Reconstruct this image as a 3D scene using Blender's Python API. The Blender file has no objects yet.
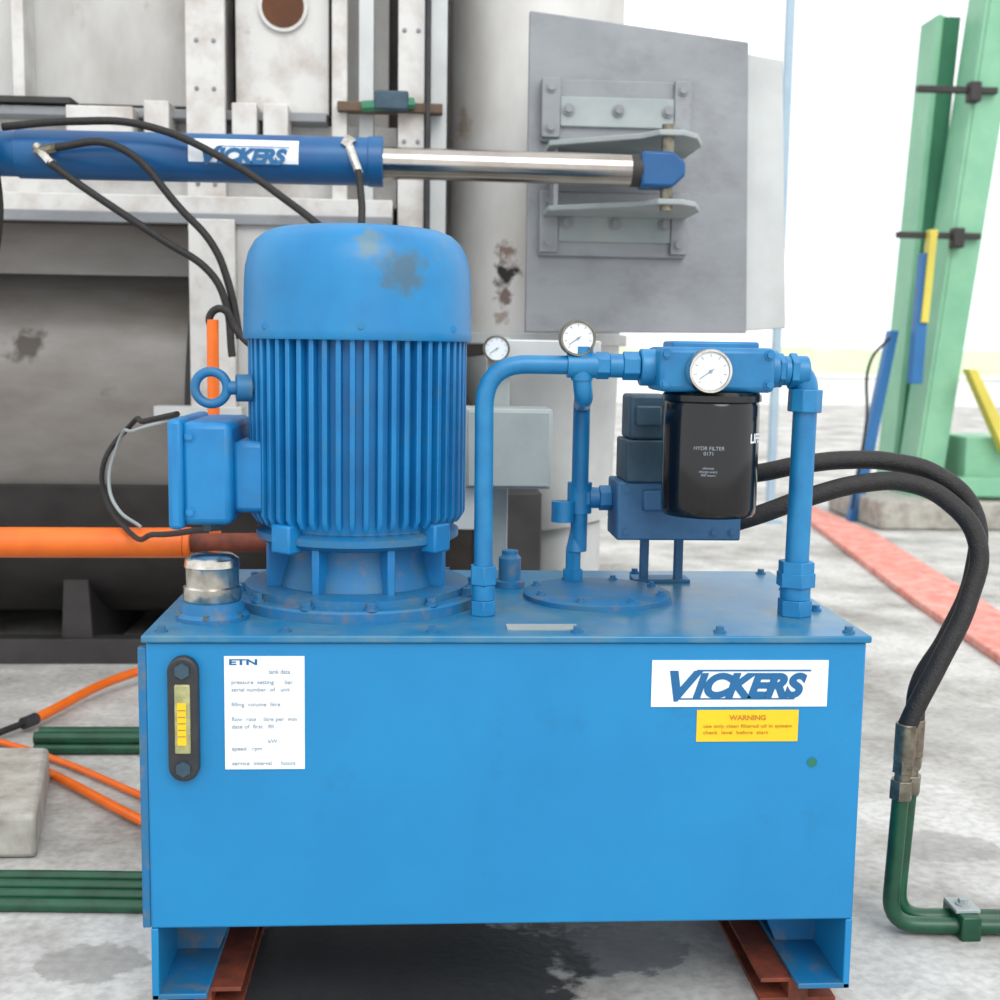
import bpy, bmesh, math, random
from mathutils import Vector, Matrix
random.seed(4)
scene = bpy.context.scene
COL = scene.collection

# ---------------------------------------------------------------- materials
def lin(c):
    out = []
    for v in c:
        v = v/255.0
        out.append(v/12.92 if v <= 0.04045 else ((v+0.055)/1.055)**2.4)
    return (out[0], out[1], out[2], 1)

def mat(name, c1, c2=None, rough=0.45, metal=0.0, scale=6.0, lo=0.35, hi=0.7,
        bump=0.0, bscale=60.0, stretch=(1, 1, 1), spot=None, coat=0.0, detail=5.0, grime=None):
    m = bpy.data.materials.new(name); m.use_nodes = True
    nt = m.node_tree; N = nt.nodes; L = nt.links
    b = N["Principled BSDF"]
    b.inputs["Roughness"].default_value = rough
    b.inputs["Metallic"].default_value = metal
    b.inputs["Coat Weight"].default_value = coat
    c2 = c2 or tuple(max(0, int(v*0.86)) for v in c1)
    tc = N.new("ShaderNodeTexCoord"); mp = N.new("ShaderNodeMapping")
    mp.inputs["Scale"].default_value = stretch
    L.new(tc.outputs["Object"], mp.inputs["Vector"])
    nz = N.new("ShaderNodeTexNoise"); nz.inputs["Scale"].default_value = scale
    nz.inputs["Detail"].default_value = detail; nz.inputs["Roughness"].default_value = 0.6
    L.new(mp.outputs[0], nz.inputs["Vector"])
    rp = N.new("ShaderNodeValToRGB")
    rp.color_ramp.elements[0].position = lo; rp.color_ramp.elements[1].position = hi
    rp.color_ramp.elements[0].color = lin(c1); rp.color_ramp.elements[1].color = lin(c2)
    L.new(nz.outputs["Fac"], rp.inputs["Fac"])
    out = rp.outputs["Color"]
    if grime:      # (colour, scale, low, high): a second, patchier dirt layer
        gc, gs, g0, g1 = grime
        n4 = N.new("ShaderNodeTexNoise"); n4.inputs["Scale"].default_value = gs
        n4.inputs["Detail"].default_value = 9; n4.inputs["Roughness"].default_value = 0.7
        L.new(mp.outputs[0], n4.inputs["Vector"])
        r4 = N.new("ShaderNodeMapRange"); r4.inputs["From Min"].default_value = g0; r4.inputs["From Max"].default_value = g1
        L.new(n4.outputs["Fac"], r4.inputs["Value"])
        mx = N.new("ShaderNodeMixRGB"); L.new(r4.outputs[0], mx.inputs[0]); L.new(out, mx.inputs[1]); mx.inputs[2].default_value = lin(gc)
        out = mx.outputs[0]
    for s in (spot or []):
        pos, rad, colr, amt = s
        d = N.new("ShaderNodeVectorMath"); d.operation = 'DISTANCE'
        d.inputs[1].default_value = pos
        L.new(tc.outputs["Object"], d.inputs[0])
        n2 = N.new("ShaderNodeTexNoise"); n2.inputs["Scale"].default_value = 1.6/rad
        n2.inputs["Detail"].default_value = 5
        L.new(tc.outputs["Object"], n2.inputs["Vector"])
        mm = N.new("ShaderNodeMath"); mm.operation = 'MULTIPLY_ADD'
        mm.inputs[1].default_value = rad*2.4; L.new(n2.outputs["Fac"], mm.inputs[0])
        L.new(d.outputs["Value"], mm.inputs[2])
        mr = N.new("ShaderNodeMapRange")
        mr.inputs["From Min"].default_value = rad*2.2; mr.inputs["From Max"].default_value = rad*1.6
        mr.inputs["To Max"].default_value = amt
        L.new(mm.outputs[0], mr.inputs["Value"])
        mx = N.new("ShaderNodeMixRGB"); L.new(mr.outputs[0], mx.inputs[0])
        L.new(out, mx.inputs[1]); mx.inputs[2].default_value = lin(colr)
        out = mx.outputs[0]
    L.new(out, b.inputs["Base Color"])
    if bump:
        n3 = N.new("ShaderNodeTexNoise"); n3.inputs["Scale"].default_value = bscale
        n3.inputs["Detail"].default_value = 3
        L.new(mp.outputs[0], n3.inputs["Vector"])
        bp = N.new("ShaderNodeBump"); bp.inputs["Strength"].default_value = bump
        bp.inputs["Distance"].default_value = 0.004
        L.new(n3.outputs["Fac"], bp.inputs["Height"]); L.new(bp.outputs[0], b.inputs["Normal"])
    return m

M = {}
M['tank'] = mat("tank_blue_paint", (14, 127, 183), (12, 118, 174), rough=0.42, scale=3, bump=0.05, bscale=14,
                grime=((22, 94, 138), 5, 0.58, 0.9))
M['tanktop'] = mat("tank_top_paint", (22, 110, 156), (84, 126, 146), rough=0.32, scale=9, lo=0.42, hi=0.72,
                   grime=((120, 118, 108), 14, 0.55, 0.82))
M['motor'] = mat("motor_blue_paint", (12, 124, 180), (10, 108, 164), rough=0.42, scale=7,
                 spot=[((-0.03, 0.11, 1.262), 0.05, (66, 96, 112), 0.85), ((-0.08, 0.10, 1.305), 0.04, (96, 120, 122), 0.7),
                       ((0.05, 0.16, 1.31), 0.035, (84, 116, 126), 0.7)], grime=((56, 116, 146), 10, 0.58, 0.85))
M['motor2'] = mat("motor_body_paint", (14, 122, 182), (10, 102, 162), rough=0.45, scale=9, grime=((60, 106, 130), 16, 0.56, 0.85))
M['dirtyblue'] = mat("dusty_blue_paint", (16, 104, 156), (54, 102, 128), rough=0.5, scale=18, lo=0.42, hi=0.72,
                     grime=((116, 106, 90), 22, 0.53, 0.76))
M['pipe'] = mat("pipe_blue_paint", (26, 124, 176), (18, 104, 158), rough=0.38, scale=14)
M['valve'] = mat("valve_blue_grey", (56, 108, 148), (42, 88, 128), rough=0.5, scale=14)
M['solenoid'] = mat("solenoid_dark", (56, 84, 100), (38, 60, 76), rough=0.5, scale=16)
M['cylblue'] = mat("cylinder_blue", (8, 88, 142), (8, 72, 126), rough=0.35, scale=5)
M['chrome'] = mat("chrome_rod", (182, 176, 170), (150, 144, 138), rough=0.16, metal=1.0, scale=5)
M['capchrome'] = mat("cap_chrome", (215, 212, 205), (165, 160, 150), rough=0.22, metal=1.0, scale=30)
M['steelfit'] = mat("zinc_fitting", (140, 136, 122), (92, 86, 74), rough=0.35, metal=0.8, scale=40)
M['black'] = mat("black_gloss", (10, 11, 14), (14, 15, 18), rough=0.14, scale=4)
M['rubber'] = mat("hose_rubber", (18, 18, 20), (34, 32, 32), rough=0.6, scale=60, bump=0.5, bscale=250)
M['gaugeblk'] = mat("gauge_housing", (34, 38, 44), (52, 52, 54), rough=0.5, scale=30)
M['yellowish'] = mat("sight_glass", (172, 170, 122), (130, 134, 92), rough=0.2, scale=60)
M['white'] = mat("label_white", (230, 236, 242), (220, 228, 234), rough=0.5, scale=8)
M['yellow'] = mat("label_yellow", (236, 192, 24), (226, 184, 20), rough=0.5, scale=8)
M['textblue'] = mat("text_blue", (16, 98, 150), (16, 90, 142), rough=0.5)
M['textdark'] = mat("text_dark", (70, 80, 90), (60, 70, 80), rough=0.6)
M['textpale'] = mat("text_faded", (144, 156, 166), (132, 144, 154), rough=0.6)
M['textred'] = mat("text_brown", (186, 130, 30), (170, 114, 26), rough=0.6)
M['greendot'] = mat("sticker_green", (30, 120, 90), (22, 100, 80), rough=0.5)
M['orange'] = mat("orange_paint", (234, 112, 24), (216, 96, 18), rough=0.4, scale=9)
M['rust'] = mat("red_primer_steel", (130, 60, 38), (80, 42, 30), rough=0.7, scale=26, bump=0.2)
M['greenpipe'] = mat("green_tube", (24, 82, 56), (16, 60, 42), rough=0.35, scale=18)
M['concrete'] = mat("concrete_block", (176, 174, 166), (140, 136, 128), rough=0.9, scale=14, bump=0.4)
M['stain'] = mat("stainless_plate", (146, 150, 154), (124, 128, 132), rough=0.42, metal=0.3, scale=2.2, stretch=(1, 1, 1.6),
                 grime=((104, 106, 108), 4, 0.50, 0.85))
M['plate2'] = mat("plate_light", (200, 204, 204), (176, 180, 180), rough=0.45, metal=0.25, scale=3)
M['panel'] = mat("furnace_panel", (188, 188, 186), (146, 140, 134), rough=0.5, metal=0.15, scale=3.0, lo=0.42, hi=0.78, stretch=(1, 1, 0.5),
                 grime=((124, 106, 92), 7, 0.6, 0.85))
M['frame'] = mat("furnace_frame", (204, 204, 202), (160, 148, 138), rough=0.5, metal=0.1, scale=7, lo=0.45, hi=0.8,
                 grime=((118, 94, 74), 11, 0.63, 0.84))
M['pillar'] = mat("pillar_steel", (208, 208, 206), (184, 180, 174), rough=0.45, metal=0.15, scale=4, stretch=(1, 1, 0.5),
                  spot=[((0.29, 2.33, 1.46), 0.045, (104, 66, 40), 0.8), ((0.285, 2.33, 1.39), 0.055, (30, 24, 20), 1.0), ((0.28, 2.33, 1.31), 0.04, (90, 60, 42), 0.85),
                        ((0.27, 2.34, 1.24), 0.03, (120, 84, 56), 0.6), ((0.12, 2.45, 1.9), 0.06, (150, 124, 100), 0.6)])
M['darkback'] = mat("dark_casing", (76, 70, 66), (40, 36, 34), rough=0.7, scale=4)
M['drum'] = mat("drum_steel", (132, 130, 128), (104, 98, 92), rough=0.42, metal=0.4, scale=3.0, stretch=(0.6, 1, 1.6),
                spot=[((-1.33, 2.32, 1.13), 0.07, (62, 56, 50), 0.9), ((-1.05, 2.3, 0.95), 0.05, (92, 88, 84), 0.6)])
M['drumdark'] = mat("drum_shade", (50, 48, 48), (34, 32, 32), rough=0.6, scale=8)
M['greybox'] = mat("grey_enclosure", (158, 166, 166), (140, 150, 152), rough=0.5, scale=6)
M['lgreen'] = mat("pale_green_paint", (132, 188, 154), (110, 170, 138), rough=0.5, scale=3)
M['dgreen'] = mat("green_paint", (60, 130, 98), (46, 112, 82), rough=0.5, scale=3)
M['mblue'] = mat("blue_post_paint", (36, 108, 166), (28, 94, 150), rough=0.5, scale=3)
M['myellow'] = mat("yellow_paint", (218, 206, 90), (196, 182, 74), rough=0.5, scale=3)
M['brick'] = mat("red_curb", (198, 116, 104), (222, 166, 154), rough=0.85, scale=14, bump=0.3)
M['skyblue'] = mat("pale_blue_post", (164, 186, 200), (148, 174, 192), rough=0.5)
M['wallwhite'] = mat("white_wash", (236, 238, 236), (222, 226, 224), rough=0.8, scale=1)
M['hedge'] = mat("far_grass", (208, 220, 190), (192, 208, 170), rough=0.9, scale=0.4)
M['portrust'] = mat("port_rust", (96, 56, 32), (60, 36, 24), rough=0.8)
M['tie'] = mat("rusty_tie", (110, 92, 76), (80, 64, 52), rough=0.8)

# concrete floor: large stains, fine grain, oily wet patch under the tank
def floor_mat():
    m = bpy.data.materials.new("concrete_floor"); m.use_nodes = True
    nt = m.node_tree; N = nt.nodes; L = nt.links; b = N["Principled BSDF"]
    tc = N.new("ShaderNodeTexCoord")
    a = N.new("ShaderNodeTexNoise"); a.inputs["Scale"].default_value = 1.7; a.inputs["Detail"].default_value = 9
    a.inputs["Roughness"].default_value = 0.68
    L.new(tc.outputs["Object"], a.inputs["Vector"])
    r = N.new("ShaderNodeValToRGB")
    r.color_ramp.elements[0].position = 0.36; r.color_ramp.elements[0].color = lin((142, 139, 134))
    r.color_ramp.elements[1].position = 0.60; r.color_ramp.elements[1].color = lin((202, 202, 199))
    L.new(a.outputs["Fac"], r.inputs["Fac"])
    g = N.new("ShaderNodeTexNoise"); g.inputs["Scale"].default_value = 45; g.inputs["Detail"].default_value = 6
    L.new(tc.outputs["Object"], g.inputs["Vector"])
    r2 = N.new("ShaderNodeValToRGB")
    r2.color_ramp.elements[0].position = 0.3; r2.color_ramp.elements[0].color = (0.6, 0.6, 0.6, 1)
    r2.color_ramp.elements[1].position = 0.6; r2.color_ramp.elements[1].color = (1, 1, 1, 1)
    L.new(g.outputs["Fac"], r2.inputs["Fac"])
    mx = N.new("ShaderNodeMixRGB"); mx.blend_type = 'MULTIPLY'; mx.inputs[0].default_value = 0.6
    L.new(r.outputs[0], mx.inputs[1]); L.new(r2.outputs[0], mx.inputs[2])
    out = mx.outputs[0]; wet = None
    def patch(pos, rad, colr, amt, nscale):
        nonlocal out, wet
        mp = N.new("ShaderNodeMapping"); mp.inputs["Scale"].default_value = (1, 1.35, 1)
        L.new(tc.outputs["Object"], mp.inputs["Vector"])
        d = N.new("ShaderNodeVectorMath"); d.operation = 'DISTANCE'
        d.inputs[1].default_value = (pos[0], pos[1]*1.35, 0); L.new(mp.outputs[0], d.inputs[0])
        n2 = N.new("ShaderNodeTexNoise"); n2.inputs["Scale"].default_value = nscale; n2.inputs["Detail"].default_value = 9
        n2.inputs["Roughness"].default_value = 0.65
        L.new(tc.outputs["Object"], n2.inputs["Vector"])
        mm = N.new("ShaderNodeMath"); mm.operation = 'MULTIPLY_ADD'; mm.inputs[1].default_value = rad*1.3
        L.new(n2.outputs["Fac"], mm.inputs[0]); L.new(d.outputs["Value"], mm.inputs[2])
        mr = N.new("ShaderNodeMapRange")
        mr.inputs["From Min"].default_value = rad*1.72; mr.inputs["From Max"].default_value = rad*1.58; mr.inputs["To Max"].default_value = amt
        L.new(mm.outputs[0], mr.inputs["Value"])
        x = N.new("ShaderNodeMixRGB"); L.new(mr.outputs[0], x.inputs[0]); L.new(out, x.inputs[1]); x.inputs[2].default_value = lin(colr)
        out = x.outputs[0]
        if wet is None: wet = mr.outputs[0]
        else:
            mxx = N.new("ShaderNodeMath"); mxx.operation = 'MAXIMUM'
            L.new(wet, mxx.inputs[0]); L.new(mr.outputs[0], mxx.inputs[1]); wet = mxx.outputs[0]
    patch((1.7, 1.6), 0.35, (140, 140, 138), 0.30, 9)
    patch((1.22, 0.72), 0.12, (110, 110, 108), 0.40, 16)
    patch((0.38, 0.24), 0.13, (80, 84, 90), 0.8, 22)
    patch((-0.60, 0.22), 0.10, (120, 118, 114), 0.5, 20)
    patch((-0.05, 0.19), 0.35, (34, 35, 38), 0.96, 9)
    L.new(out, b.inputs["Base Color"])
    rr = N.new("ShaderNodeMapRange"); rr.inputs["To Min"].default_value = 0.75; rr.inputs["To Max"].default_value = 0.42
    L.new(wet, rr.inputs["Value"]); L.new(rr.outputs[0], b.inputs["Roughness"])
    bp = N.new("ShaderNodeBump"); bp.inputs["Strength"].default_value = 0.25; bp.inputs["Distance"].default_value = 0.004
    L.new(g.outputs["Fac"], bp.inputs["Height"]); L.new(bp.outputs[0], b.inputs["Normal"])
    return m
M['floor'] = floor_mat()

# ---------------------------------------------------------------- mesh helpers
def root(name):
    e = bpy.data.objects.new(name, None); COL.objects.link(e); e.empty_display_size = 0.05
    return e

def finish(bm, r, name, m, bev=0.0, smooth=True, seg=2):
    bmesh.ops.recalc_face_normals(bm, faces=bm.faces)
    me = bpy.data.meshes.new(name); bm.to_mesh(me); bm.free()
    me.materials.append(m)
    if smooth:
        me.polygons.foreach_set("use_smooth", [True]*len(me.polygons))
        try: me.set_sharp_from_angle(angle=math.radians(38))
        except Exception: pass
    o = bpy.data.objects.new(name, me); COL.objects.link(o)
    if r is not None: o.parent = r
    if bev:
        md = o.modifiers.new("bev", 'BEVEL'); md.width = bev; md.segments = seg
        md.limit_method = 'ANGLE'; md.angle_limit = math.radians(40)
    return o

def add_box(bm, lo, hi, mtx=None):
    vs = []
    for z in (lo[2], hi[2]):
        for y in (lo[1], hi[1]):
            for x in (lo[0], hi[0]):
                p = Vector((x, y, z)); vs.append(bm.verts.new(mtx @ p if mtx else p))
    for f in ((0, 1, 3, 2), (4, 6, 7, 5), (0, 4, 5, 1), (2, 3, 7, 6), (0, 2, 6, 4), (1, 5, 7, 3)):
        bm.faces.new([vs[i] for i in f])

def box(r, name, lo, hi, m, bev=0.003, mtx=None):
    bm = bmesh.new(); add_box(bm, lo, hi, mtx); return finish(bm, r, name, m, bev)

def add_cyl(bm, p0, p1, r1, r2=None, seg=32):
    r2 = r1 if r2 is None else r2
    p0 = Vector(p0); p1 = Vector(p1); d = p1-p0
    q = d.to_track_quat('Z', 'Y')
    A = [bm.verts.new(p0+q @ Vector((math.cos(t)*r1, math.sin(t)*r1, 0))) for t in [2*math.pi*(i+.5)/seg for i in range(seg)]]
    B = [bm.verts.new(p1+q @ Vector((math.cos(t)*r2, math.sin(t)*r2, 0))) for t in [2*math.pi*(i+.5)/seg for i in range(seg)]]
    for i in range(seg):
        j = (i+1) % seg; bm.faces.new((A[i], A[j], B[j], B[i]))
    bm.faces.new(list(reversed(A))); bm.faces.new(B)

def cyl(r, name, p0, p1, r1, m, r2=None, seg=32, bev=0.0):
    bm = bmesh.new(); add_cyl(bm, p0, p1, r1, r2, seg); return finish(bm, r, name, m, bev)

def lathe(r, name, prof, c, m, seg=64, axis=None):
    """prof: list of (radius, height); revolved around Z through c (or given axis direction)"""
    q = Vector(axis).to_track_quat('Z', 'Y') if axis else None
    bm = bmesh.new(); rings = []
    for (rad, h) in prof:
        ring = []
        for i in range(seg):
            t = 2*math.pi*i/seg
            p = Vector((math.cos(t)*rad, math.sin(t)*rad, h))
            if q: p = q @ p
            ring.append(bm.verts.new(Vector(c)+p))
        rings.append(ring)
    for a, b2 in zip(rings, rings[1:]):
        for i in range(seg):
            j = (i+1) % seg; bm.faces.new((a[i], a[j], b2[j], b2[i]))
    bm.faces.new(list(reversed(rings[0]))); bm.faces.new(rings[-1])
    return finish(bm, r, name, m)

def prism(r, name, pts, y0, y1, m, bev=0.002):
    bm = bmesh.new()
    A = [bm.verts.new((x, y0, z)) for x, z in pts]; B = [bm.verts.new((x, y1, z)) for x, z in pts]
    n = len(pts)
    bm.faces.new(A); bm.faces.new(list(reversed(B)))
    for i in range(n):
        j = (i+1) % n; bm.faces.new((A[j], A[i], B[i], B[j]))
    return finish(bm, r, name, m, bev)

def slab(r, name, pts, z0, z1, m, bev=0.002):
    bm = bmesh.new()
    A = [bm.verts.new((x, y, z0)) for x, y in pts]; B = [bm.verts.new((x, y, z1)) for x, y in pts]
    n = len(pts)
    bm.faces.new(list(reversed(A))); bm.faces.new(B)
    for i in range(n):
        j = (i+1) % n; bm.faces.new((A[i], A[j], B[j], B[i]))
    return finish(bm, r, name, m, bev)

def to_mesh(ob, r, name, smooth):
    COL.objects.link(ob)
    bpy.context.view_layer.update()
    dg = bpy.context.evaluated_depsgraph_get()
    me = bpy.data.meshes.new_from_object(ob.evaluated_get(dg))
    me.transform(ob.matrix_world)
    bpy.data.objects.remove(ob)
    if smooth:
        me.polygons.foreach_set("use_smooth", [True]*len(me.polygons))
    me.name = name
    o = bpy.data.objects.new(name, me); COL.objects.link(o); o.parent = r
    return o

def tube(r, name, pts, rad, m, smooth=True, res=10):
    cu = bpy.data.curves.new(name, 'CURVE'); cu.dimensions = '3D'
    cu.bevel_depth = rad; cu.bevel_resolution = 5; cu.use_fill_caps = True; cu.resolution_u = res
    if smooth:
        s = cu.splines.new('BEZIER'); s.bezier_points.add(len(pts)-1)
        for bp, p in zip(s.bezier_points, pts):
            bp.co = p; bp.handle_left_type = bp.handle_right_type = 'AUTO'
    else:
        s = cu.splines.new('POLY'); s.points.add(len(pts)-1)
        for bp, p in zip(s.points, pts): bp.co = (*p, 1)
    cu.materials.append(m)
    return to_mesh(bpy.data.objects.new(name+"_c", cu), r, name, True)

def bend(pts, rad, n=6):
    """round the corners of a polyline"""
    out = [Vector(pts[0])]
    for a, b2, c in zip(pts, pts[1:], pts[2:]):
        a, b2, c = Vector(a), Vector(b2), Vector(c)
        p = b2+(a-b2).normalized()*rad; q = b2+(c-b2).normalized()*rad
        for i in range(n+1):
            t = i/n; out.append((1-t)**2*p+2*t*(1-t)*b2+t*t*q)
    out.append(Vector(pts[-1])); return [tuple(v) for v in out]

def text(r, name, body, x, y, z, size, m, shear=0.0, offset=0.0, width=None, space=1.0, ext=0.0006, line=1.0):
    cu = bpy.data.curves.new(name, 'FONT'); cu.body = body; cu.size = size; cu.shear = shear
    cu.offset = offset; cu.extrude = ext; cu.space_character = space; cu.space_line = line
    cu.materials.append(m)
    ob = bpy.data.objects.new(name+"_c", cu)
    ob.location = (x, y, z); ob.rotation_euler = (math.pi/2, 0, 0)
    if width:
        COL.objects.link(ob); bpy.context.view_layer.update()
        ob.scale = (width/ob.dimensions.x, 1, 1); COL.objects.unlink(ob)
    return to_mesh(ob, r, name, False)

def bolts(r, name, pts, rad, h, m, axis=(0, 0, 1)):
    bm = bmesh.new(); a = Vector(axis)
    for p in pts:
        add_cyl(bm, p, Vector(p)+a*h*0.3, rad*1.5, seg=16)
        add_cyl(bm, Vector(p)+a*h*0.3, Vector(p)+a*h, rad, seg=6)
    return finish(bm, r, name, m, smooth=False)

def logo(r, x0, y, z0, w, h, m):
    """maker's lettering: tall slanted initial, smaller letters, thin speed bars"""
    text(r, "initial", "V", x0, y, z0-h*0.03, h*1.30, m, shear=0.30, offset=h*0.055, width=w*0.235)
    text(r, "lettering", "ICKERS", x0+w*0.215, y, z0+h*0.08, h*1.02, m, shear=0.30, offset=h*0.06, width=w*0.80, space=1.0)
    box(r, "upper_bar", (x0+w*0.24, y-0.0006, z0+h*0.895), (x0+w*1.04, y+0.0005, z0+h*0.945), m, 0)
    box(r, "lower_bar", (x0+w*0.12, y-0.0006, z0-h*0.03), (x0+w*0.93, y+0.0005, z0+h*0.015), m, 0)

# ---------------------------------------------------------------- ground
bm = bmesh.new(); add_box(bm, (-30, -8, -0.1), (60, 60, 0.0)); finish(bm, None, "floor", M['floor'], smooth=False)

# ---------------------------------------------------------------- reservoir tank
X0, X1, ZB, ZT, TY = -0.441, 0.744, 0.170, 0.655, 0.60
T = root("hydraulic_oil_tank")
box(T, "tank_body", (X0, 0, ZB), (X1, TY, ZT), M['tank'], 0.004)
box(T, "top_plate", (X0-0.006, -0.008, ZT), (X1+0.006, TY+0.008, 0.667), M['tanktop'], 0.003)
box(T, "left_edge_flange", (X0-0.014, 0.004, ZB), (X0, 0.02, ZT-0.01), M['dirtyblue'], 0.002)
bp = [(x, 0.022, 0.667) for x in (-0.42, -0.22, 0.02, 0.26, 0.5, 0.72)] + \
     [(x, 0.575, 0.667) for x in (-0.42, -0.1, 0.2, 0.45, 0.72)] + [(0.72, 0.2, 0.667), (0.72, 0.4, 0.667), (-0.42, 0.3, 0.667)]
bolts(T, "lid_bolts", bp, 0.007, 0.010, M['dirtyblue'])
for s, nm in ((1, "left"), (-1, "right")):
    xa = X0 if s == 1 else X1
    def sx(v): return xa+s*v
    def bx(n, a, b2, y0, y1, z0, z1, mm='tank'):
        lo, hi = min(sx(a), sx(b2)), max(sx(a), sx(b2)); box(T, nm+n, (lo, y0, z0), (hi, y1, z1), M[mm], 0.002)
    bx("_leg_side", 0.0, 0.012, 0.0, 0.59, 0.045, ZB)
    bx("_leg_base", 0.0, 0.09, 0.0, 0.59, 0.045, 0.055, 'dirtyblue')
    for k, yy in enumerate((0.16, 0.50)):
        prism(T, nm+"_gusset_%d" % k, [(sx(0), ZB), (sx(0.13), ZB), (sx(0.13), ZB-0.01), (sx(0.085), 0.055), (sx(0), 0.055)], yy, yy+0.01, M['dirtyblue'], 0.001)
bx("_drain_boss", 0.50, 0.54, 0.28, 0.32, 0.15, ZB)
# level gauge
LG = root("oil_level_gauge")
cxx, w = -0.380, 0.0245
prof = []
for i in range(17):
    t = math.pi*i/16; prof.append((cxx+w*math.cos(t), 0.610+w*math.sin(t)))
for i in range(17):
    t = math.pi+math.pi*i/16; prof.append((cxx+w*math.cos(t), 0.452+w*math.sin(t)))
prism(LG, "housing", prof, -0.018, 0.0, M['gaugeblk'], 0.004)
box(LG, "sight_glass", (-0.393, -0.0215, 0.475), (-0.368, -0.016, 0.590), M['yellowish'], 0.003)
box(LG, "scale_strip", (-0.388, -0.0225, 0.490), (-0.374, -0.021, 0.560), M['yellow'], 0.0)
text(LG, "scale_marks", "—\n—\n—\n—\n—", -0.387, -0.0227, 0.545, 0.012, M['textdark'], line=0.9)
cyl(LG, "top_screw", (cxx, -0.023, 0.612), (cxx, -0.016, 0.612), 0.013, M['solenoid'], seg=6)
cyl(LG, "bottom_screw", (cxx, -0.023, 0.450), (cxx, -0.016, 0.450), 0.013, M['solenoid'], seg=6)

SL = root("spec_label")
box(SL, "paper", (-0.316, -0.0015, 0.443), (-0.187, 0.0, 0.632), M['white'], 0)
text(SL, "heading", "ETN", -0.309, -0.0018, 0.618, 0.013, M['textblue'], offset=0.0004, width=0.045)
text(SL, "subheading", "tank data", -0.245, -0.0018, 0.603, 0.011, M['textpale'], width=0.035)
lines = "pressure  setting      bar\nserial number  of   unit\n \nfilling  volume  litre\n \nflow  rate    litre per  min\ndate of  first   fill\n \n         . . . . . .  kW\nspeed   rpm\n \nservice  interval     hours"
text(SL, "lines", lines, -0.305, -0.0018, 0.586, 0.0095, M['textpale'], width=0.105, line=1.3)

SG = root("maker_sign")
box(SG, "plate", (0.383, -0.002, 0.546), (0.680, 0.0, 0.625), M['white'], 0)
logo(SG, 0.401, -0.0025, 0.560, 0.240, 0.052, M['textblue'])
WL = root("warning_label")
box(WL, "sticker", (0.461, -0.0015, 0.486), (0.633, 0.0, 0.540), M['yellow'], 0)
text(WL, "heading", "WARNING", 0.516, -0.0018, 0.523, 0.012, M['textred'], offset=0.0003, width=0.062)
text(WL, "lines", "use only clean filtered oil in system\ncheck  level  before  start", 0.472, -0.0018, 0.510, 0.0085, M['textred'], width=0.15, line=1.3)
ST = root("round_sticker")
cyl(ST, "disc", (0.660, -0.0015, 0.449), (0.660, 0, 0.449), 0.008, M['greendot'])
cyl(ST, "rim", (0.660, -0.001, 0.449), (0.660, 0, 0.449), 0.009, M['pipe'])
NP = root("nameplate")
box(NP, "plate", (0.145, 0.035, 0.667), (0.265, 0.075, 0.669), M['greybox'], 0)

# skids under the feet
for i, (a, b2) in enumerate(((-0.43, -0.30), (0.60, 0.735))):
    S = root("steel_skid")
    box(S, "web", (a+0.05, 0.04, 0.006), (b2-0.05, 0.80, 0.039), M['rust'], 0.001)
    box(S, "top_flange", (a, 0.04, 0.037), (b2, 0.80, 0.045), M['rust'], 0.001)
    box(S, "bottom_flange", (a, 0.04, 0.0), (b2, 0.80, 0.008), M['rust'], 0.001)

# ---------------------------------------------------------------- electric motor
MC = (-0.116, 0.30)
E = root("electric_motor")
c0 = (MC[0], MC[1], 0)
lathe(E, "base_flange", [(0.226, 0.667), (0.226, 0.684), (0.222, 0.688), (0.205, 0.689), (0.205, 0.702), (0.170, 0.704)], c0, M['dirtyblue'], 80)
bolts(E, "flange_bolts", [(MC[0]+0.214*math.cos(t), MC[1]+0.214*math.sin(t), 0.688) for t in [2*math.pi*(i+.3)/12 for i in range(12)]], 0.008, 0.014, M['dirtyblue'])
lathe(E, "adapter_neck", [(0.150, 0.70), (0.146, 0.715), (0.135, 0.75), (0.138, 0.775), (0.172, 0.782), (0.185, 0.79), (0.185, 0.802), (0.170, 0.81), (0.165, 0.84)], c0, M['dirtyblue'], 64)
bm = bmesh.new()
for i in range(8):
    t = 2*math.pi*(i+0.5)/8
    mt = Matrix.Translation((MC[0], MC[1], 0)) @ Matrix.Rotation(t, 4, 'Z')
    add_box(bm, (0.13, -0.007, 0.70), (0.172, 0.007, 0.79), mt)
finish(bm, E, "neck_ribs", M['motor2'], 0.002)
bm = bmesh.new()
for i in range(4):
    t = 2*math.pi*(i+0.5)/4+0.1
    mt = Matrix.Translation((MC[0], MC[1], 0)) @ Matrix.Rotation(t, 4, 'Z')
    add_box(bm, (0.165, -0.022, 0.775), (0.200, 0.022, 0.825), mt)
finish(bm, E, "mounting_lugs", M['motor2'], 0.004)
lathe(E, "stator_core", [(0.165, 0.80), (0.176, 0.83), (0.178, 1.16)], c0, M['motor2'], 64)
bm = bmesh.new(); NF = 52
for i in range(NF):
    t = 2*math.pi*i/NF
    mt = Matrix.Translation((MC[0], MC[1], 0)) @ Matrix.Rotation(t, 4, 'Z')
    P = [(0.16, 0.835), (0.186, 0.818), (0.197, 0.835), (0.197, 1.158), (0.16, 1.158)]
    A = [bm.verts.new(mt @ Vector((x, -0.0045, z))) for x, z in P]
    B = [bm.verts.new(mt @ Vector((x, 0.0045, z))) for x, z in P]
    bm.faces.new(A); bm.faces.new(list(reversed(B)))
    for k in range(5):
        j = (k+1) % 5; bm.faces.new((A[j], A[k], B[k], B[j]))
finish(bm, E, "cooling_fins", M['motor2'], 0.0015, seg=2)
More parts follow.
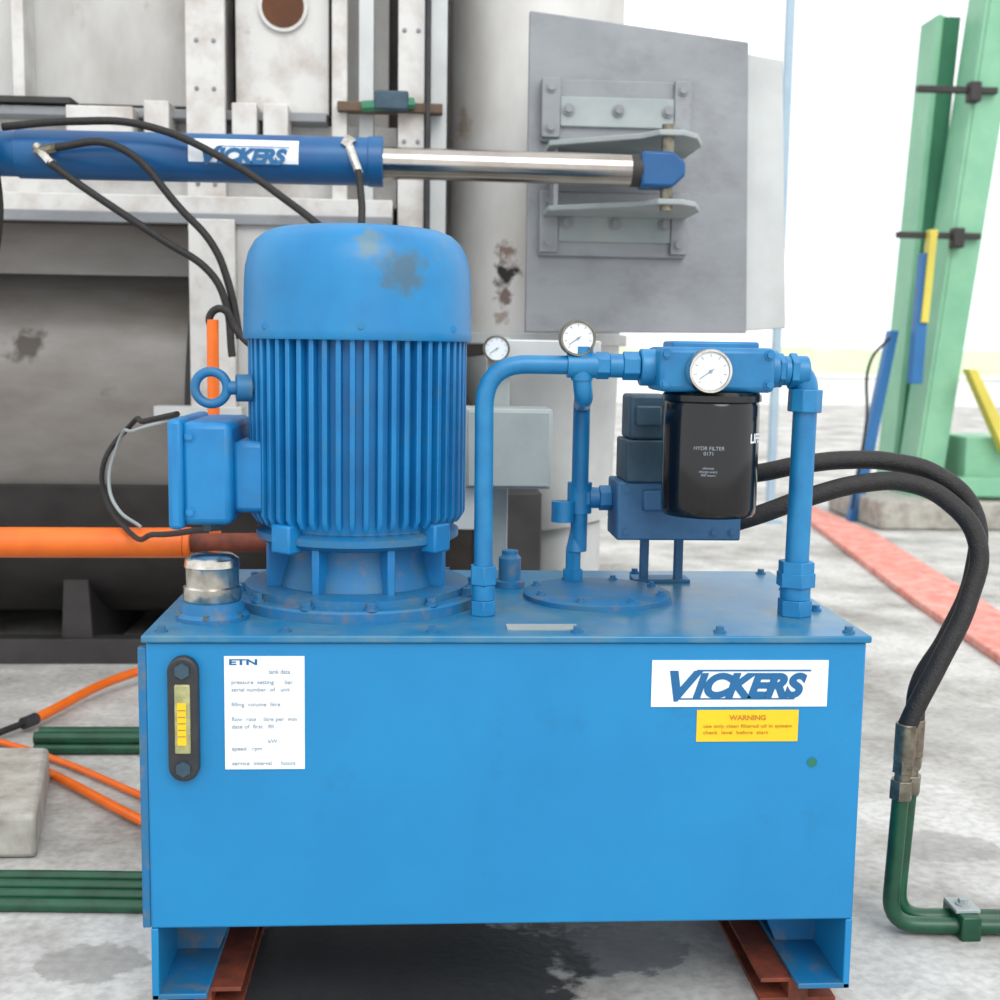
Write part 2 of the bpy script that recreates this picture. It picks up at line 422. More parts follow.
cw = [(0.190, 1.143), (0.204, 1.143), (0.206, 1.147), (0.205, 1.160), (0.203, 1.245), (0.201, 1.272), (0.195, 1.296), (0.184, 1.316),
      (0.168, 1.330), (0.150, 1.337), (0.120, 1.341), (0.02, 1.342)]
lathe(E, "fan_cowl", cw, c0, M['motor'], 96)
bolts(E, "cowl_screws", [(MC[0]+0.203*math.cos(t), MC[1]+0.203*math.sin(t), 1.165) for t in (-0.6, -1.5, -2.4, 2.4, 0.6)], 0.005, 0.004, M['motor'], (0, -1, 0))
# terminal box and its neck
box(E, "terminal_box_body", (-0.412, 0.16, 0.822), (-0.325, 0.42, 1.0), M['motor2'], 0.012)
box(E, "terminal_box_cover", (-0.432, 0.15, 0.815), (-0.406, 0.43, 1.005), M['motor2'], 0.008)
box(E, "terminal_box_neck", (-0.33, 0.19, 0.84), (-0.25, 0.39, 0.965), M['motor2'], 0.01)
cyl(E, "cable_gland", (-0.375, 0.26, 0.80), (-0.375, 0.26, 0.825), 0.018, M['solenoid'], seg=6)
bolts(E, "cover_screws", [(-0.395, 0.16, 0.845), (-0.395, 0.16, 0.975)], 0.006, 0.006, M['motor2'], (0, -1, 0))
# lifting eye
bm = bmesh.new()
R1, R2 = 0.028, 0.0085
rings = []
for i in range(32):
    t = 2*math.pi*i/32; ring = []
    for j in range(12):
        s = 2*math.pi*j/12
        ring.append(bm.verts.new((-0.368+(R1+R2*math.cos(s))*math.cos(t), 0.22+R2*math.sin(s), 1.057+(R1+R2*math.cos(s))*math.sin(t))))
    rings.append(ring)
for i in range(32):
    for j in range(12):
        bm.faces.new((rings[i][j], rings[(i+1) % 32][j], rings[(i+1) % 32][(j+1) % 12], rings[i][(j+1) % 12]))
finish(bm, E, "lifting_eye", M['dirtyblue'])
cyl(E, "lifting_eye_shank", (-0.34, 0.22, 1.057), (-0.27, 0.24, 1.057), 0.012, M['dirtyblue'])
cyl(E, "lifting_eye_collar", (-0.325, 0.224, 1.057), (-0.30, 0.23, 1.057), 0.024, M['dirtyblue'])

# ---------------------------------------------------------------- breather cap
B = root("breather_filler_cap")
cb = (-0.355, 0.13, 0)
lathe(B, "base_flange", [(0.062, 0.667), (0.062, 0.674), (0.055, 0.680), (0.052, 0.698)], cb, M['dirtyblue'])
lathe(B, "chrome_cap", [(0.047, 0.698), (0.049, 0.702), (0.049, 0.722), (0.045, 0.725), (0.045, 0.755), (0.047, 0.758), (0.045, 0.770), (0.036, 0.777), (0.01, 0.779)], cb, M['capchrome'])
bolts(B, "cap_screws", [(cb[0]+0.055*math.cos(t), cb[1]+0.055*math.sin(t), 0.675) for t in (-0.5, -1.6, -2.7, 1.2)], 0.005, 0.006, M['steelfit'])
# small plug
PG = root("tank_plug")
lathe(PG, "plug", [(0.03, 0.667), (0.03, 0.68), (0.022, 0.682), (0.022, 0.725), (0.016, 0.732), (0.016, 0.74)], (0.175, 0.42, 0), M['dirtyblue'], 32)
# access lid
AL = root("access_cover")
lathe(AL, "cover", [(0.140, 0.667), (0.140, 0.676), (0.132, 0.680), (0.05, 0.682)], (0.335, 0.32, 0), M['dirtyblue'], 72)
bolts(AL, "cover_bolts", [(0.335+0.122*math.cos(t), 0.32+0.122*math.sin(t), 0.680) for t in [2*math.pi*(i+.5)/8 for i in range(8)]], 0.006, 0.008, M['dirtyblue'])

# ---------------------------------------------------------------- return pipework + filter
PW = root("return_pipework")
py = 0.16
tube(PW, "left_riser", bend([(0.110, py, 0.70), (0.107, py, 1.106), (0.376, py, 1.106)], 0.075, 10), 0.0165, M['pipe'], smooth=False)
def union(r, name, p0, p1, rad, m, hexs=True):
    p0, p1 = Vector(p0), Vector(p1); d = (p1-p0)
    bm = bmesh.new()
    add_cyl(bm, p0, p0+d*0.3, rad, seg=6 if hexs else 32)
    add_cyl(bm, p0+d*0.3, p0+d*0.62, rad*0.86, seg=32)
    add_cyl(bm, p0+d*0.62, p1, rad*1.05, seg=6 if hexs else 32)
    return finish(bm, r, name, m, 0.0015)
union(PW, "left_base_union", (0.110, py, 0.667), (0.110, py, 0.755), 0.024, M['pipe'])
union(PW, "filter_inlet_union", (0.300, py, 1.106), (0.375, py, 1.106), 0.024, M['pipe'])
cyl(PW, "tee_body", (0.250, py, 1.106), (0.302, py, 1.106), 0.022, M['pipe'])
cyl(PW, "tee_branch", (0.276, py, 1.08), (0.276, py, 1.138), 0.019, M['pipe'])
tube(PW, "branch_pipe", bend([(0.276, py, 1.085), (0.280, py, 1.05), (0.308, 0.40, 1.03), (0.310, 0.42, 0.74)], 0.02, 6), 0.0165, M['pipe'], smooth=False)
tube(PW, "right_riser", bend([(0.617, py, 1.100), (0.672, py, 1.100), (0.668, py, 0.70)], 0.035, 10), 0.021, M['pipe'], smooth=False)
union(PW, "filter_outlet_union", (0.618, py, 1.102), (0.652, py, 1.101), 0.030, M['pipe'])
cyl(PW, "right_elbow_socket", (0.671, py, 1.07), (0.670, py, 1.030), 0.030, M['pipe'], seg=8, bev=0.002)
cyl(PW, "right_elbow_collar", (0.640, py, 1.101), (0.672, py, 1.101), 0.027, M['pipe'], bev=0.003)
union(PW, "right_base_union", (0.668, py, 0.667), (0.668, py, 0.765), 0.031, M['pipe'])
cyl(PW, "right_base_nut", (0.668, py, 0.72), (0.668, py, 0.745), 0.035, M['pipe'], seg=6, bev=0.001)
# lower tee and needle valve on branch
cyl(PW, "lower_tee", (0.310, 0.42, 0.815), (0.310, 0.42, 0.875), 0.024, M['pipe'])
union(PW, "lower_tee_union", (0.310, 0.42, 0.845), (0.372, 0.42, 0.845), 0.024, M['pipe'])
cyl(PW, "needle_valve_body", (0.300, 0.42, 0.700), (0.300, 0.42, 0.745), 0.016, M['pipe'], seg=6)
cyl(PW, "needle_valve_base", (0.300, 0.42, 0.667), (0.300, 0.42, 0.702), 0.021, M['pipe'], seg=6)
cyl(PW, "needle_valve_knob", (0.275, 0.40, 0.80), (0.275, 0.40, 0.84), 0.022, M['pipe'], seg=20)
cyl(PW, "needle_valve_stem", (0.305, 0.42, 0.74), (0.305, 0.42, 0.78), 0.020, M['pipe'], r2=0.012)

def gauge(name, c, rad, m_case, depth=0.03):
    g = root(name)
    x, y, z = c
    lathe(g, "case", [(rad*0.9, 0), (rad, 0.003), (rad, depth*0.9), (rad*0.97, depth), (rad*0.88, depth), (rad*0.86, depth*0.85), (0.001, depth*0.85)],
          (x, y, z), m_case, 40, axis=(0, -1, 0))
    cyl(g, "dial", (x, y-depth*0.8, z), (x, y-depth*0.88, z), rad*0.85, M['white'])
    bm = bmesh.new()
    for i in range(9):
        t = math.radians(225-270*i/8); mt = Matrix.Translation((x, y-depth*0.9, z)) @ Matrix.Rotation(-t, 4, 'Y')
        add_box(bm, (rad*0.62, -0.0004, -0.0005), (rad*0.76, 0.0004, 0.0005), mt)
    mt = Matrix.Translation((x, y-depth*0.92, z)) @ Matrix.Rotation(math.radians(-215), 4, 'Y')
    add_box(bm, (-rad*0.2, -0.0005, -0.0007), (rad*0.62, 0.0005, 0.0007), mt)
    add_cyl(bm, (x, y-depth*0.9, z), (x, y-depth*0.96, z), rad*0.08, seg=12)
    finish(bm, g, "needle_and_ticks", M['textpale'])
    return g

F = root("oil_filter")
box(F, "head_block", (0.400, 0.10, 1.064), (0.600, 0.225, 1.140), M['pipe'], 0.010)
box(F, "head_top_cap", (0.425, 0.12, 1.135), (0.575, 0.21, 1.150), M['pipe'], 0.004)
cyl(F, "inlet_port", (0.376, py, 1.104), (0.41, py, 1.104), 0.032, M['pipe'], bev=0.003)
cyl(F, "outlet_port", (0.59, py, 1.104), (0.617, py, 1.104), 0.033, M['pipe'], bev=0.003)
bolts(F, "head_bolts", [(0.41, 0.10, 1.128), (0.41, 0.10, 1.078), (0.588, 0.10, 1.128), (0.588, 0.10, 1.078)], 0.006, 0.008, M['pipe'], (0, -1, 0))
lathe(F, "spin_on_canister", [(0.070, 0.852), (0.078, 0.848), (0.082, 0.853), (0.0835, 0.865), (0.0835, 1.040), (0.081, 1.046), (0.086, 1.048), (0.086, 1.058), (0.080, 1.064)],
      (0.506, 0.165, 0), M['black'], 72)
def curved_text(r, name, body, c, rad, ang0, z, size, m, offset=0.0):
    """text wrapped round a vertical cylinder; ang0 = centre angle from -Y"""
    cu = bpy.data.curves.new(name, 'FONT'); cu.body = body; cu.size = size; cu.offset = offset
    cu.align_x = 'CENTER'; cu.align_y = 'CENTER'; cu.materials.append(m)
    o = to_mesh(bpy.data.objects.new(name+"_c", cu), r, name, False)
    for v in o.data.vertices:
        px, pz = (v.co.x, v.co.y)
        a = ang0+px/rad
        v.co = (c[0]+rad*math.sin(a), c[1]-rad*math.cos(a), z+pz)
    return o
curved_text(F, "canister_print", "HYDR FILTER\n0171", (0.506, 0.165), 0.0842, -0.25, 0.965, 0.009, M['textpale'])
curved_text(F, "canister_print_small", "element\nchange every\n500 hours", (0.506, 0.165), 0.0842, -0.25, 0.930, 0.006, M['textpale'])
curved_text(F, "canister_side_print", "LIFE", (0.506, 0.165), 0.0842, 0.92, 0.985, 0.022, M['white'], offset=0.0006)
gauge("filter_gauge", (0.480, 0.10, 1.100), 0.037, M['capchrome'], 0.035)
g2 = gauge("pressure_gauge", (0.266, 0.175, 1.152), 0.031, M['steelfit'], 0.035)
cyl(g2, "stem", (0.273, 0.16, 1.12), (0.268, 0.16, 1.14), 0.010, M['steelfit'])

# ---------------------------------------------------------------- valve manifold
V = root("solenoid_valve_manifold")
box(V, "manifold_block", (0.372, 0.34, 0.773), (0.612, 0.46, 0.885), M['valve'], 0.004)
box(V, "relief_valve_block", (0.42, 0.33, 0.83), (0.48, 0.36, 0.87), M['valve'], 0.004)
box(V, "valve_body_lower", (0.385, 0.33, 0.885), (0.475, 0.45, 0.965), M['solenoid'], 0.004)
box(V, "valve_body_upper", (0.392, 0.34, 0.965), (0.470, 0.44, 1.050), M['solenoid'], 0.006)
box(V, "valve_plug_connector", (0.402, 0.325, 0.992), (0.45, 0.345, 1.030), M['solenoid'], 0.004)
cyl(V, "solenoid_coil", (0.43, 0.40, 0.92), (0.585, 0.40, 0.92), 0.033, M['solenoid'], bev=0.003)
for i, x in enumerate((0.452, 0.522)):
    box(V, "support_leg_%d" % i, (x-0.008, 0.47, 0.667), (x+0.008, 0.49, 0.86), M['valve'], 0.001)
box(V, "support_bridge", (0.44, 0.455, 0.80), (0.535, 0.49, 0.86), M['valve'], 0.001)
box(V, "support_foot", (0.43, 0.465, 0.667), (0.545, 0.52, 0.674), M['dirtyblue'], 0.001)
bolts(V, "block_bolts", [(x, 0.34, z) for x in (0.39, 0.56, 0.595) for z in (0.79, 0.87)], 0.006, 0.005, M['valve'], (0, -1, 0))

# ---------------------------------------------------------------- big hoses on the right
HZ = root("hydraulic_hose")
A = [(0.615, 0.48, 0.890), (0.66, 0.43, 0.895), (0.745, 0.40, 0.916), (0.84, 0.40, 0.926), (0.93, 0.40, 0.922), (1.01, 0.39, 0.900), (1.085, 0.38, 0.83),
     (1.085, 0.36, 0.71), (1.03, 0.34, 0.585), (0.975, 0.33, 0.49), (0.962, 0.31, 0.42)]
tube(HZ, "rubber_hose", A, 0.0185, M['rubber'])
HZ2 = root("hydraulic_hose")
Bp = [(0.614, 0.38, 0.805), (0.66, 0.37, 0.822), (0.743, 0.36, 0.855), (0.86, 0.36, 0.885), (0.94, 0.36, 0.886), (1.02, 0.35, 0.852), (1.075, 0.33, 0.775),
      (1.055, 0.31, 0.665), (0.995, 0.29, 0.545), (0.95, 0.28, 0.46), (0.934, 0.28, 0.42)]
tube(HZ2, "rubber_hose", Bp, 0.0185, M['rubber'])
def fitting(r, x, y, ztop):
    cyl(r, "crimp_sleeve", (x, y, ztop), (x-0.001, y, ztop-0.075), 0.0205, M['steelfit'], seg=16, bev=0.002)
    cyl(r, "hex_nut_top", (x-0.001, y, ztop-0.072), (x-0.002, y, ztop-0.098), 0.021, M['steelfit'], seg=6, bev=0.001)
    cyl(r, "stem", (x-0.002, y, ztop-0.095), (x-0.003, y, ztop-0.115), 0.015, M['steelfit'])
    cyl(r, "hex_nut_bottom", (x-0.003, y, ztop-0.112), (x-0.004, y, ztop-0.150), 0.0225, M['steelfit'], seg=6, bev=0.001)
fitting(HZ, 0.962, 0.31, 0.43); fitting(HZ2, 0.934, 0.28, 0.43)
GP = root("green_pipeline")
tube(GP, "pipe_a", bend([(0.958, 0.31, 0.281), (0.950, 0.32, 0.022), (1.7, 0.28, 0.022)], 0.06, 8), 0.0160, M['greenpipe'], smooth=False)
tube(GP, "pipe_b", bend([(0.930, 0.28, 0.281), (0.922, 0.285, 0.022), (1.7, 0.24, 0.022)], 0.06, 8), 0.0160, M['greenpipe'], smooth=False)
box(GP, "clamp_block", (1.055, 0.25, 0.0), (1.095, 0.345, 0.050), M['greenpipe'], 0.004)
box(GP, "clamp_strap", (1.05, 0.27, 0.048), (1.10, 0.33, 0.056), M['greybox'], 0.002)
bolts(GP, "clamp_bolt", [(1.075, 0.297, 0.056)], 0.010, 0.012, M['greybox'])

# ---------------------------------------------------------------- left floor items
GL = root("green_floor_pipes")
for i, (y, z) in enumerate(((0.42, 0.014), (0.465, 0.014), (0.51, 0.014), (0.555, 0.014))):
    tube(GL, "pipe_%d" % i, [(-3.0, y+0.08, z), (-0.8, y+0.02, z), (-0.46, y, z+0.0)], 0.0135, M['greenpipe'])
GL2 = root("green_floor_pipes")
for i in range(4):
    tube(GL2, "pipe_%d" % i, [(-1.06, 1.42+0.045*(i % 2), 0.018+0.030*(i//2)), (1.0, 1.40+0.045*(i % 2), 0.018+0.030*(i//2))], 0.0165, M['greenpipe'])
CB = root("concrete_block")
slab(CB, "block", [(-1.6, 0.70), (-0.84, 0.70), (-0.95, 1.18), (-1.6, 1.2)], 0, 0.10, M['concrete'], 0.012)
OC = root("orange_conduit")
tube(OC, "conduit_thick", [(-1.13, 1.66, 0.03), (-0.95, 2.10, 0.05), (-0.86, 2.16, 0.06), (-0.6, 2.17, 0.06)], 0.015, M['orange'])
cyl(OC, "end_sleeve", (-1.13, 1.66, 0.03), (-1.15, 1.61, 0.03), 0.018, M['gaugeblk'])
tube(OC, "black_cable", [(-1.14, 1.63, 0.03), (-1.25, 1.50, 0.02), (-1.6, 1.45, 0.02)], 0.010, M['rubber'])
OC2 = root("orange_conduit")
tube(OC2, "conduit_a", [(-1.5, 1.62, 0.02), (-1.08, 1.32, 0.02), (-0.63, 0.85, 0.02), (-0.5, 0.72, 0.02)], 0.012, M['orange'])
tube(OC2, "conduit_b", [(-1.5, 1.70, 0.015), (-1.06, 1.40, 0.015), (-0.68, 1.04, 0.015), (-0.45, 0.80, 0.015)], 0.009, M['orange'])

# orange cylinder behind
OR = root("orange_hydraulic_ram")
cyl(OR, "barrel", (-2.0, 0.9, 0.672), (-0.545, 0.9, 0.676), 0.035, M['orange'], bev=0.003)
cyl(OR, "end_cap", (-0.545, 0.9, 0.676), (-0.53, 0.9, 0.676), 0.036, M['orange'], bev=0.002)
cyl(OR, "rod", (-0.53, 0.9, 0.676), (-0.20, 0.9, 0.680), 0.022, M['rust'])
for x in (-1.75, -0.25):
    box(OR, "support_stand", (x-0.03, 0.87, 0.0), (x+0.03, 0.93, 0.66), M['drumdark'], 0.003)
CC = root("looped_cable")
tube(CC, "black_cable", [(-0.50, 0.6, 0.99), (-0.60, 0.75, 0.965), (-0.665, 0.9, 0.945), (-0.725, 0.9, 0.86), (-0.72, 0.9, 0.77), (-0.67, 0.86, 0.715), (-0.55, 0.6, 0.74), (-0.38, 0.28, 0.80)], 0.006, M['rubber'])
tube(CC, "grey_cable", [(-0.50, 0.62, 0.98), (-0.62, 0.75, 0.945), (-0.69, 0.9, 0.91), (-0.715, 0.9, 0.82), (-0.69, 0.88, 0.755), (-0.64, 0.88, 0.715)], 0.004, M['greybox'])
OP = root("orange_standpipe")
tube(OP, "pipe", [(-0.487, 0.97, 0.0), (-0.487, 0.97, 1.19)], 0.014, M['orange'])
tube(OP, "black_hose", [(-0.487, 0.97, 1.16), (-0.492, 0.97, 1.20), (-0.465, 0.97, 1.215), (-0.435, 0.97, 1.17), (-0.39, 0.95, 1.13), (-0.34, 0.92, 1.12)], 0.009, M['rubber'])

# grey junction box on post, with gauge arm
JB = root("junction_box_post")
box(JB, "enclosure", (0.100, 0.86, 0.812), (0.300, 1.0, 0.997), M['greybox'], 0.005)
box(JB, "enclosure_lid", (0.106, 0.85, 0.818), (0.294, 0.862, 0.991), M['greybox'], 0.003)
box(JB, "cable_entry", (0.07, 0.9, 0.71), (0.125, 0.95, 0.812), M['plate2'], 0.003)
box(JB, "post", (0.155, 1.0, 0.0), (0.21, 1.05, 1.16), M['greybox'], 0.003)
box(JB, "gauge_arm", (0.15, 0.94, 1.105), (0.42, 1.0, 1.155), M['plate2'], 0.004)
gauge("pressure_gauge", (0.172, 0.94, 1.133), 0.031, M['steelfit'], 0.03)

# ---------------------------------------------------------------- hydraulic ram on furnace door
HR = root("door_hydraulic_ram")
cyl(HR, "barrel", (-1.11, 1.6, 1.645), (-0.15, 1.6, 1.647), 0.066, M['cylblue'], seg=48, bev=0.002)
cyl(HR, "rod_end_cap", (-0.155, 1.6, 1.647), (-0.113, 1.6, 1.647), 0.069, M['cylblue'], seg=48, bev=0.003)
cyl(HR, "blind_end_cap", (-1.24, 1.6, 1.645), (-1.10, 1.6, 1.645), 0.061, M['cylblue'], seg=48, bev=0.004)
box(HR, "rear_clevis", (-1.38, 1.56, 1.60), (-1.23, 1.64, 1.69), M['cylblue'], 0.006)
cyl(HR, "chrome_rod", (-0.113, 1.6, 1.645), (0.60, 1.6, 1.641), 0.044, M['chrome'], seg=48)
cyl(HR, "rod_collar", (0.585, 1.6, 1.641), (0.615, 1.6, 1.641), 0.046, M['drumdark'], seg=48)
prism(HR, "rod_clevis", [(0.610, 1.592), (0.70, 1.592), (0.735, 1.625), (0.735, 1.66), (0.70, 1.690), (0.610, 1.690)], 1.555, 1.645, M['cylblue'], 0.008)
cyl(HR, "clevis_pin", (0.69, 1.6, 1.53), (0.69, 1.6, 1.77), 0.018, M['steelfit'])
bm = bmesh.new(); cols = []
for i in range(13):
    t = math.radians(-38+76*i/12)
    cols.append([bm.verts.new((x, 1.6-0.0668*math.cos(t), 1.649+0.0668*math.sin(t))) for x in (-0.640, -0.342)])
for a, b2 in zip(cols, cols[1:]): bm.faces.new((a[0], a[1], b2[1], b2[0]))
finish(bm, HR, "label_plate", M['white'])
logo(HR, -0.615, 1.5315, 1.624, 0.240, 0.050, M['textblue'])
cyl(HR, "port_fitting", (-0.212, 1.55, 1.70), (-0.175, 1.51, 1.60), 0.012, M['capchrome'], seg=8)
cyl(HR, "port_fitting_nut", (-0.218, 1.55, 1.695), (-0.195, 1.545, 1.68), 0.020, M['capchrome'], seg=6)
def hosep(name, pts, rad=0.0105): return tube(HR, name, pts, rad, M['rubber'])
hosep("hose_long", [(-1.13, 1.53, 1.705), (-0.95, 1.52, 1.722), (-0.75, 1.51, 1.715), (-0.51, 1.49, 1.615), (-0.36, 1.45, 1.515), (-0.24, 1.30, 1.42)])
hosep("hose_mid", [(-0.99, 1.50, 1.650), (-0.83, 1.50, 1.660), (-0.65, 1.50, 1.49), (-0.57, 1.5, 1.40), (-0.53, 1.50, 1.30), (-0.50, 1.5, 1.15)])
cyl(HR, "hose_mid_fitting", (-1.04, 1.515, 1.64), (-0.98, 1.50, 1.650), 0.013, M['steelfit'], seg=8)
hosep("hose_low", [(-1.00, 1.49, 1.61), (-0.93, 1.49, 1.56), (-0.84, 1.49, 1.50), (-0.70, 1.49, 1.41), (-0.58, 1.49, 1.33), (-0.54, 1.49, 1.26), (-0.52, 1.49, 1.10)])
cyl(HR, "hose_low_fitting", (-1.04, 1.52, 1.655), (-0.99, 1.49, 1.605), 0.013, M['capchrome'], seg=8)
hosep("hose_left", [(-1.165, 1.50, 1.80), (-1.150, 1.50, 1.60), (-1.145, 1.50, 1.45), (-1.19, 1.50, 1.28), (-1.3, 1.5, 1.1)], 0.018)
hosep("hose_rod_end", [(-0.178, 1.505, 1.61), (-0.17, 1.49, 1.55), (-0.165, 1.45, 1.49), (-0.17, 1.4, 1.40)], 0.010)

# ---------------------------------------------------------------- furnace casing
FC = root("furnace_casing")
yb = 2.42
box(FC, "added_backing", (-3.2, 3.75, 0.0), (0.50, 3.85, 3.4), M['darkback'], 0)  # dark wall added to block sky light from behind the drum
box(FC, "upper_backing", (-3.2, 2.55, 1.56), (0.05, 2.62, 3.4), M['darkback'], 0)
box(FC, "apron_plate", (-3.2, 2.36, 1.36), (-0.75, 2.38, 1.53), M['drum'], 0.002)
box(FC, "panel_left", (-3.2, yb, 1.93), (-0.79, yb+0.05, 3.4), M['panel'], 0.004)
box(FC, "panel_far_left_edge", (-1.34, 2.30, 1.92), (-1.30, yb, 3.4), M['frame'], 0.003)
box(FC, "column_a_web", (-0.745, 2.22, 1.5), (-0.655, 2.5, 3.4), M['frame'], 0.003)
box(FC, "column_a_face", (-0.765, 2.20, 1.5), (-0.640, 2.225, 3.4), M['frame'], 0.003)
box(FC, "panel_mid", (-0.62, 2.30, 1.895), (-0.315, 2.34, 3.4), M['frame'], 0.003)
cyl(FC, "inspection_port_rim", (-0.463, 2.30, 2.235), (-0.463, 2.285, 2.235), 0.080, M['frame'])
cyl(FC, "inspection_port", (-0.463, 2.286, 2.235), (-0.463, 2.282, 2.235), 0.068, M['portrust'])
box(FC, "post_b", (-0.300, 2.22, 1.45), (-0.250, 2.30, 3.4), M['frame'], 0.003)
box(FC, "post_c", (-0.215, 2.25, 1.30), (-0.165, 2.30, 3.4), M['plate2'], 0.003)
box(FC, "panel_between", (-0.26, 2.42, 1.3), (-0.12, 2.45, 3.4), M['panel'], 0.003)
box(FC, "post_d_face", (-0.085, 2.20, 0.9), (0.000, 2.22, 3.4), M['frame'], 0.003)
box(FC, "post_d_web", (-0.05, 2.22, 0.9), (-0.035, 2.40, 3.4), M['stain'], 0.002)
box(FC, "post_e", (0.02, 2.26, 0.9), (0.075, 2.32, 3.4), M['plate2'], 0.003)
box(FC, "ledge_upper", (-3.2, 2.26, 1.865), (-0.32, 2.40, 1.895), M['stain'], 0.003)
box(FC, "angle_dark", (-3.2, 2.24, 1.90), (-1.14, 2.34, 1.92), M['drumdark'], 0.002)
box(FC, "mid_wall", (-3.2, 2.36, 1.60), (-0.09, 2.40, 1.87), M['frame'], 0.003)
box(FC, "white_box", (-1.14, 2.18, 1.80), (-0.93, 2.36, 1.885), M['frame'], 0.004)
for i, x in enumerate((-0.90, -0.62, -0.52)):
    box(FC, "bracket_%d" % i, (x, 2.2, 1.78), (x+0.08, 2.36, 1.91), M['frame'], 0.004)
box(FC, "ledge_white", (-3.2, 2.14, 1.54), (-0.10, 2.36, 1.605), M['frame'], 0.003)
box(FC, "ledge_lip", (-3.2, 2.12, 1.515), (-0.10, 2.16, 1.55), M['stain'], 0.003)
box(FC, "lower_column", (-0.745, 2.10, 0.93), (-0.600, 2.16, 1.53), M['frame'], 0.003)
box(FC, "lower_column_flange", (-0.86, 2.08, 0.90), (-0.58, 2.16, 0.935), M['plate2'], 0.003)
box(FC, "lower_column_plate", (-0.60, 2.14, 0.60), (-0.10, 2.17, 1.53), M['panel'], 0.003)
box(FC, "cross_tie", (-0.28, 2.18, 1.89), (0.06, 2.24, 1.92), M['tie'], 0.003)
box(FC, "tie_clamp", (-0.16, 2.14, 1.89), (-0.05, 2.20, 1.95), M['solenoid'], 0.006)
cyl(FC, "tie_valve", (-0.20, 2.16, 1.90), (-0.03, 2.16, 1.915), 0.018, M['dgreen'], seg=8)
tube(FC, "thin_tube", [(0.012, 2.15, 1.0), (0.012, 2.15, 3.3)], 0.007, M['gaugeblk'])
bolts(FC, "casing_bolts", [(x, 2.20, z) for x in (-0.73, -0.675) for z in (1.65, 1.95, 2.1)]+[(x, 2.20, z) for x in (-0.065, -0.02) for z in (1.5, 1.8, 2.15)], 0.005, 0.006, M['stain'], (0, -1, 0))

DR = root("furnace_drum")
dc = (-1.3, 2.95, 0.83)
lathe(DR, "shell", [(0.62, -1.9), (0.70, -1.85), (0.70, 1.28), (0.62, 1.33)], dc, M['drum'], 96, axis=(1, 0, 0))
for i, x in enumerate((-2.4, -0.76, -0.06)):
    lathe(DR, "band_%d" % i, [(0.70, -0.03), (0.725, -0.03), (0.725, 0.03), (0.70, 0.03)], (x, 2.95, 0.83), M['drumdark'], 96, axis=(1, 0, 0))
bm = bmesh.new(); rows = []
for i in range(25):            # added dark shell standing in for shade on the drum's lower half
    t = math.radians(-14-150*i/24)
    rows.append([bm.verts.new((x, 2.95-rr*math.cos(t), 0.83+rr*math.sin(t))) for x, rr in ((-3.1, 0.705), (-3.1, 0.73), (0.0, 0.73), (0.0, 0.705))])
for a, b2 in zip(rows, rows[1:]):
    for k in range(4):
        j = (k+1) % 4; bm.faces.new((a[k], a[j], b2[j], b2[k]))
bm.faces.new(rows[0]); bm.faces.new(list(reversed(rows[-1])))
finish(bm, DR, "lower_shade_shell", M['drumdark'])
for i, x in enumerate((-2.2, -1.22, -0.2)):
    prism(DR, "saddle_%d" % i, [(x-0.06, 0), (x+0.06, 0), (x+0.04, 0.35), (x-0.04, 0.35)], 2.45, 3.45, M['drumdark'], 0.003)
box(DR, "base_frame", (-3.0, 2.42, 0.0), (0.0, 2.5, 0.09), M['drumdark'], 0.003)

PL = root("furnace_stack")
cyl(PL, "stack_shell", (0.40, 2.62, 1.18), (0.40, 2.62, 3.4), 0.31, M['pillar'], seg=72)
cyl(PL, "stack_flange", (0.40, 2.62, 1.15), (0.40, 2.62, 1.19), 0.35, M['plate2'], seg=72, bev=0.004)
cyl(PL, "hopper_cone", (0.54, 2.62, 0.50), (0.42, 2.62, 1.15), 0.17, M['plate2'], r2=0.31, seg=64)
cyl(PL, "hopper_leg", (0.54, 2.62, 0.0), (0.54, 2.62, 0.50), 0.13, M['plate2'], seg=48)
box(PL, "dark_duct", (0.18, 2.10, 0.0), (0.40, 2.40, 0.66), M['drumdark'], 0.004)
box(PL, "dark_duct_link", (0.22, 2.36, 0.45), (0.40, 2.62, 0.62), M['drumdark'], 0.004)

DP = root("furnace_door_plate")
prism(DP, "door_plate", [(0.324, 2.172), (1.012, 2.098), (1.040, 1.195), (0.326, 1.188)], 2.0, 2.03, M['stain'], 0.003)
prism(DP, "door_side_plate", [(1.0, 2.08), (1.140, 2.06), (1.185, 1.215), (1.0, 1.20)], 2.06, 2.30, M['plate2'], 0.003)
for nm, z0, z1 in (("upper", 1.775, 1.965), ("lower", 1.425, 1.625)):
    box(DP, nm+"_hinge_pad", (0.362, 1.97, z0), (0.828, 2.0, z1), M['stain'], 0.004)
    box(DP, nm+"_hinge_left_tab", (0.362, 1.95, z0+0.01), (0.42, 1.975, z1), M['stain'], 0.003)
    box(DP, nm+"_hinge_right_tab", (0.775, 1.95, z0+0.01), (0.828, 1.975, z1), M['stain'], 0.003)
    box(DP, nm+"_hinge_strip", (0.42, 1.955, z0+0.045), (0.775, 1.975, z1-0.055), M['greybox'], 0.003)
    bolts(DP, nm+"_hinge_bolts", [(x, 1.95, (z0+z1)/2) for x in (0.445, 0.60, 0.755)]+[(x, 1.95, z) for x in (0.39, 0.80) for z in (z0+0.04, z1-0.03)], 0.012, 0.012, M['stain'], (0, -1, 0))
for nm, z in (("upper_lug", 1.735), ("lower_lug", 1.545)):
    slab(DP, nm, [(0.372, 1.99), (0.372, 1.80), (0.62, 1.64), (0.66, 1.565), (0.73, 1.565), (0.78, 1.62), (0.82, 1.75), (0.82, 1.99)], z, z+0.016, M['greybox'], 0.003)
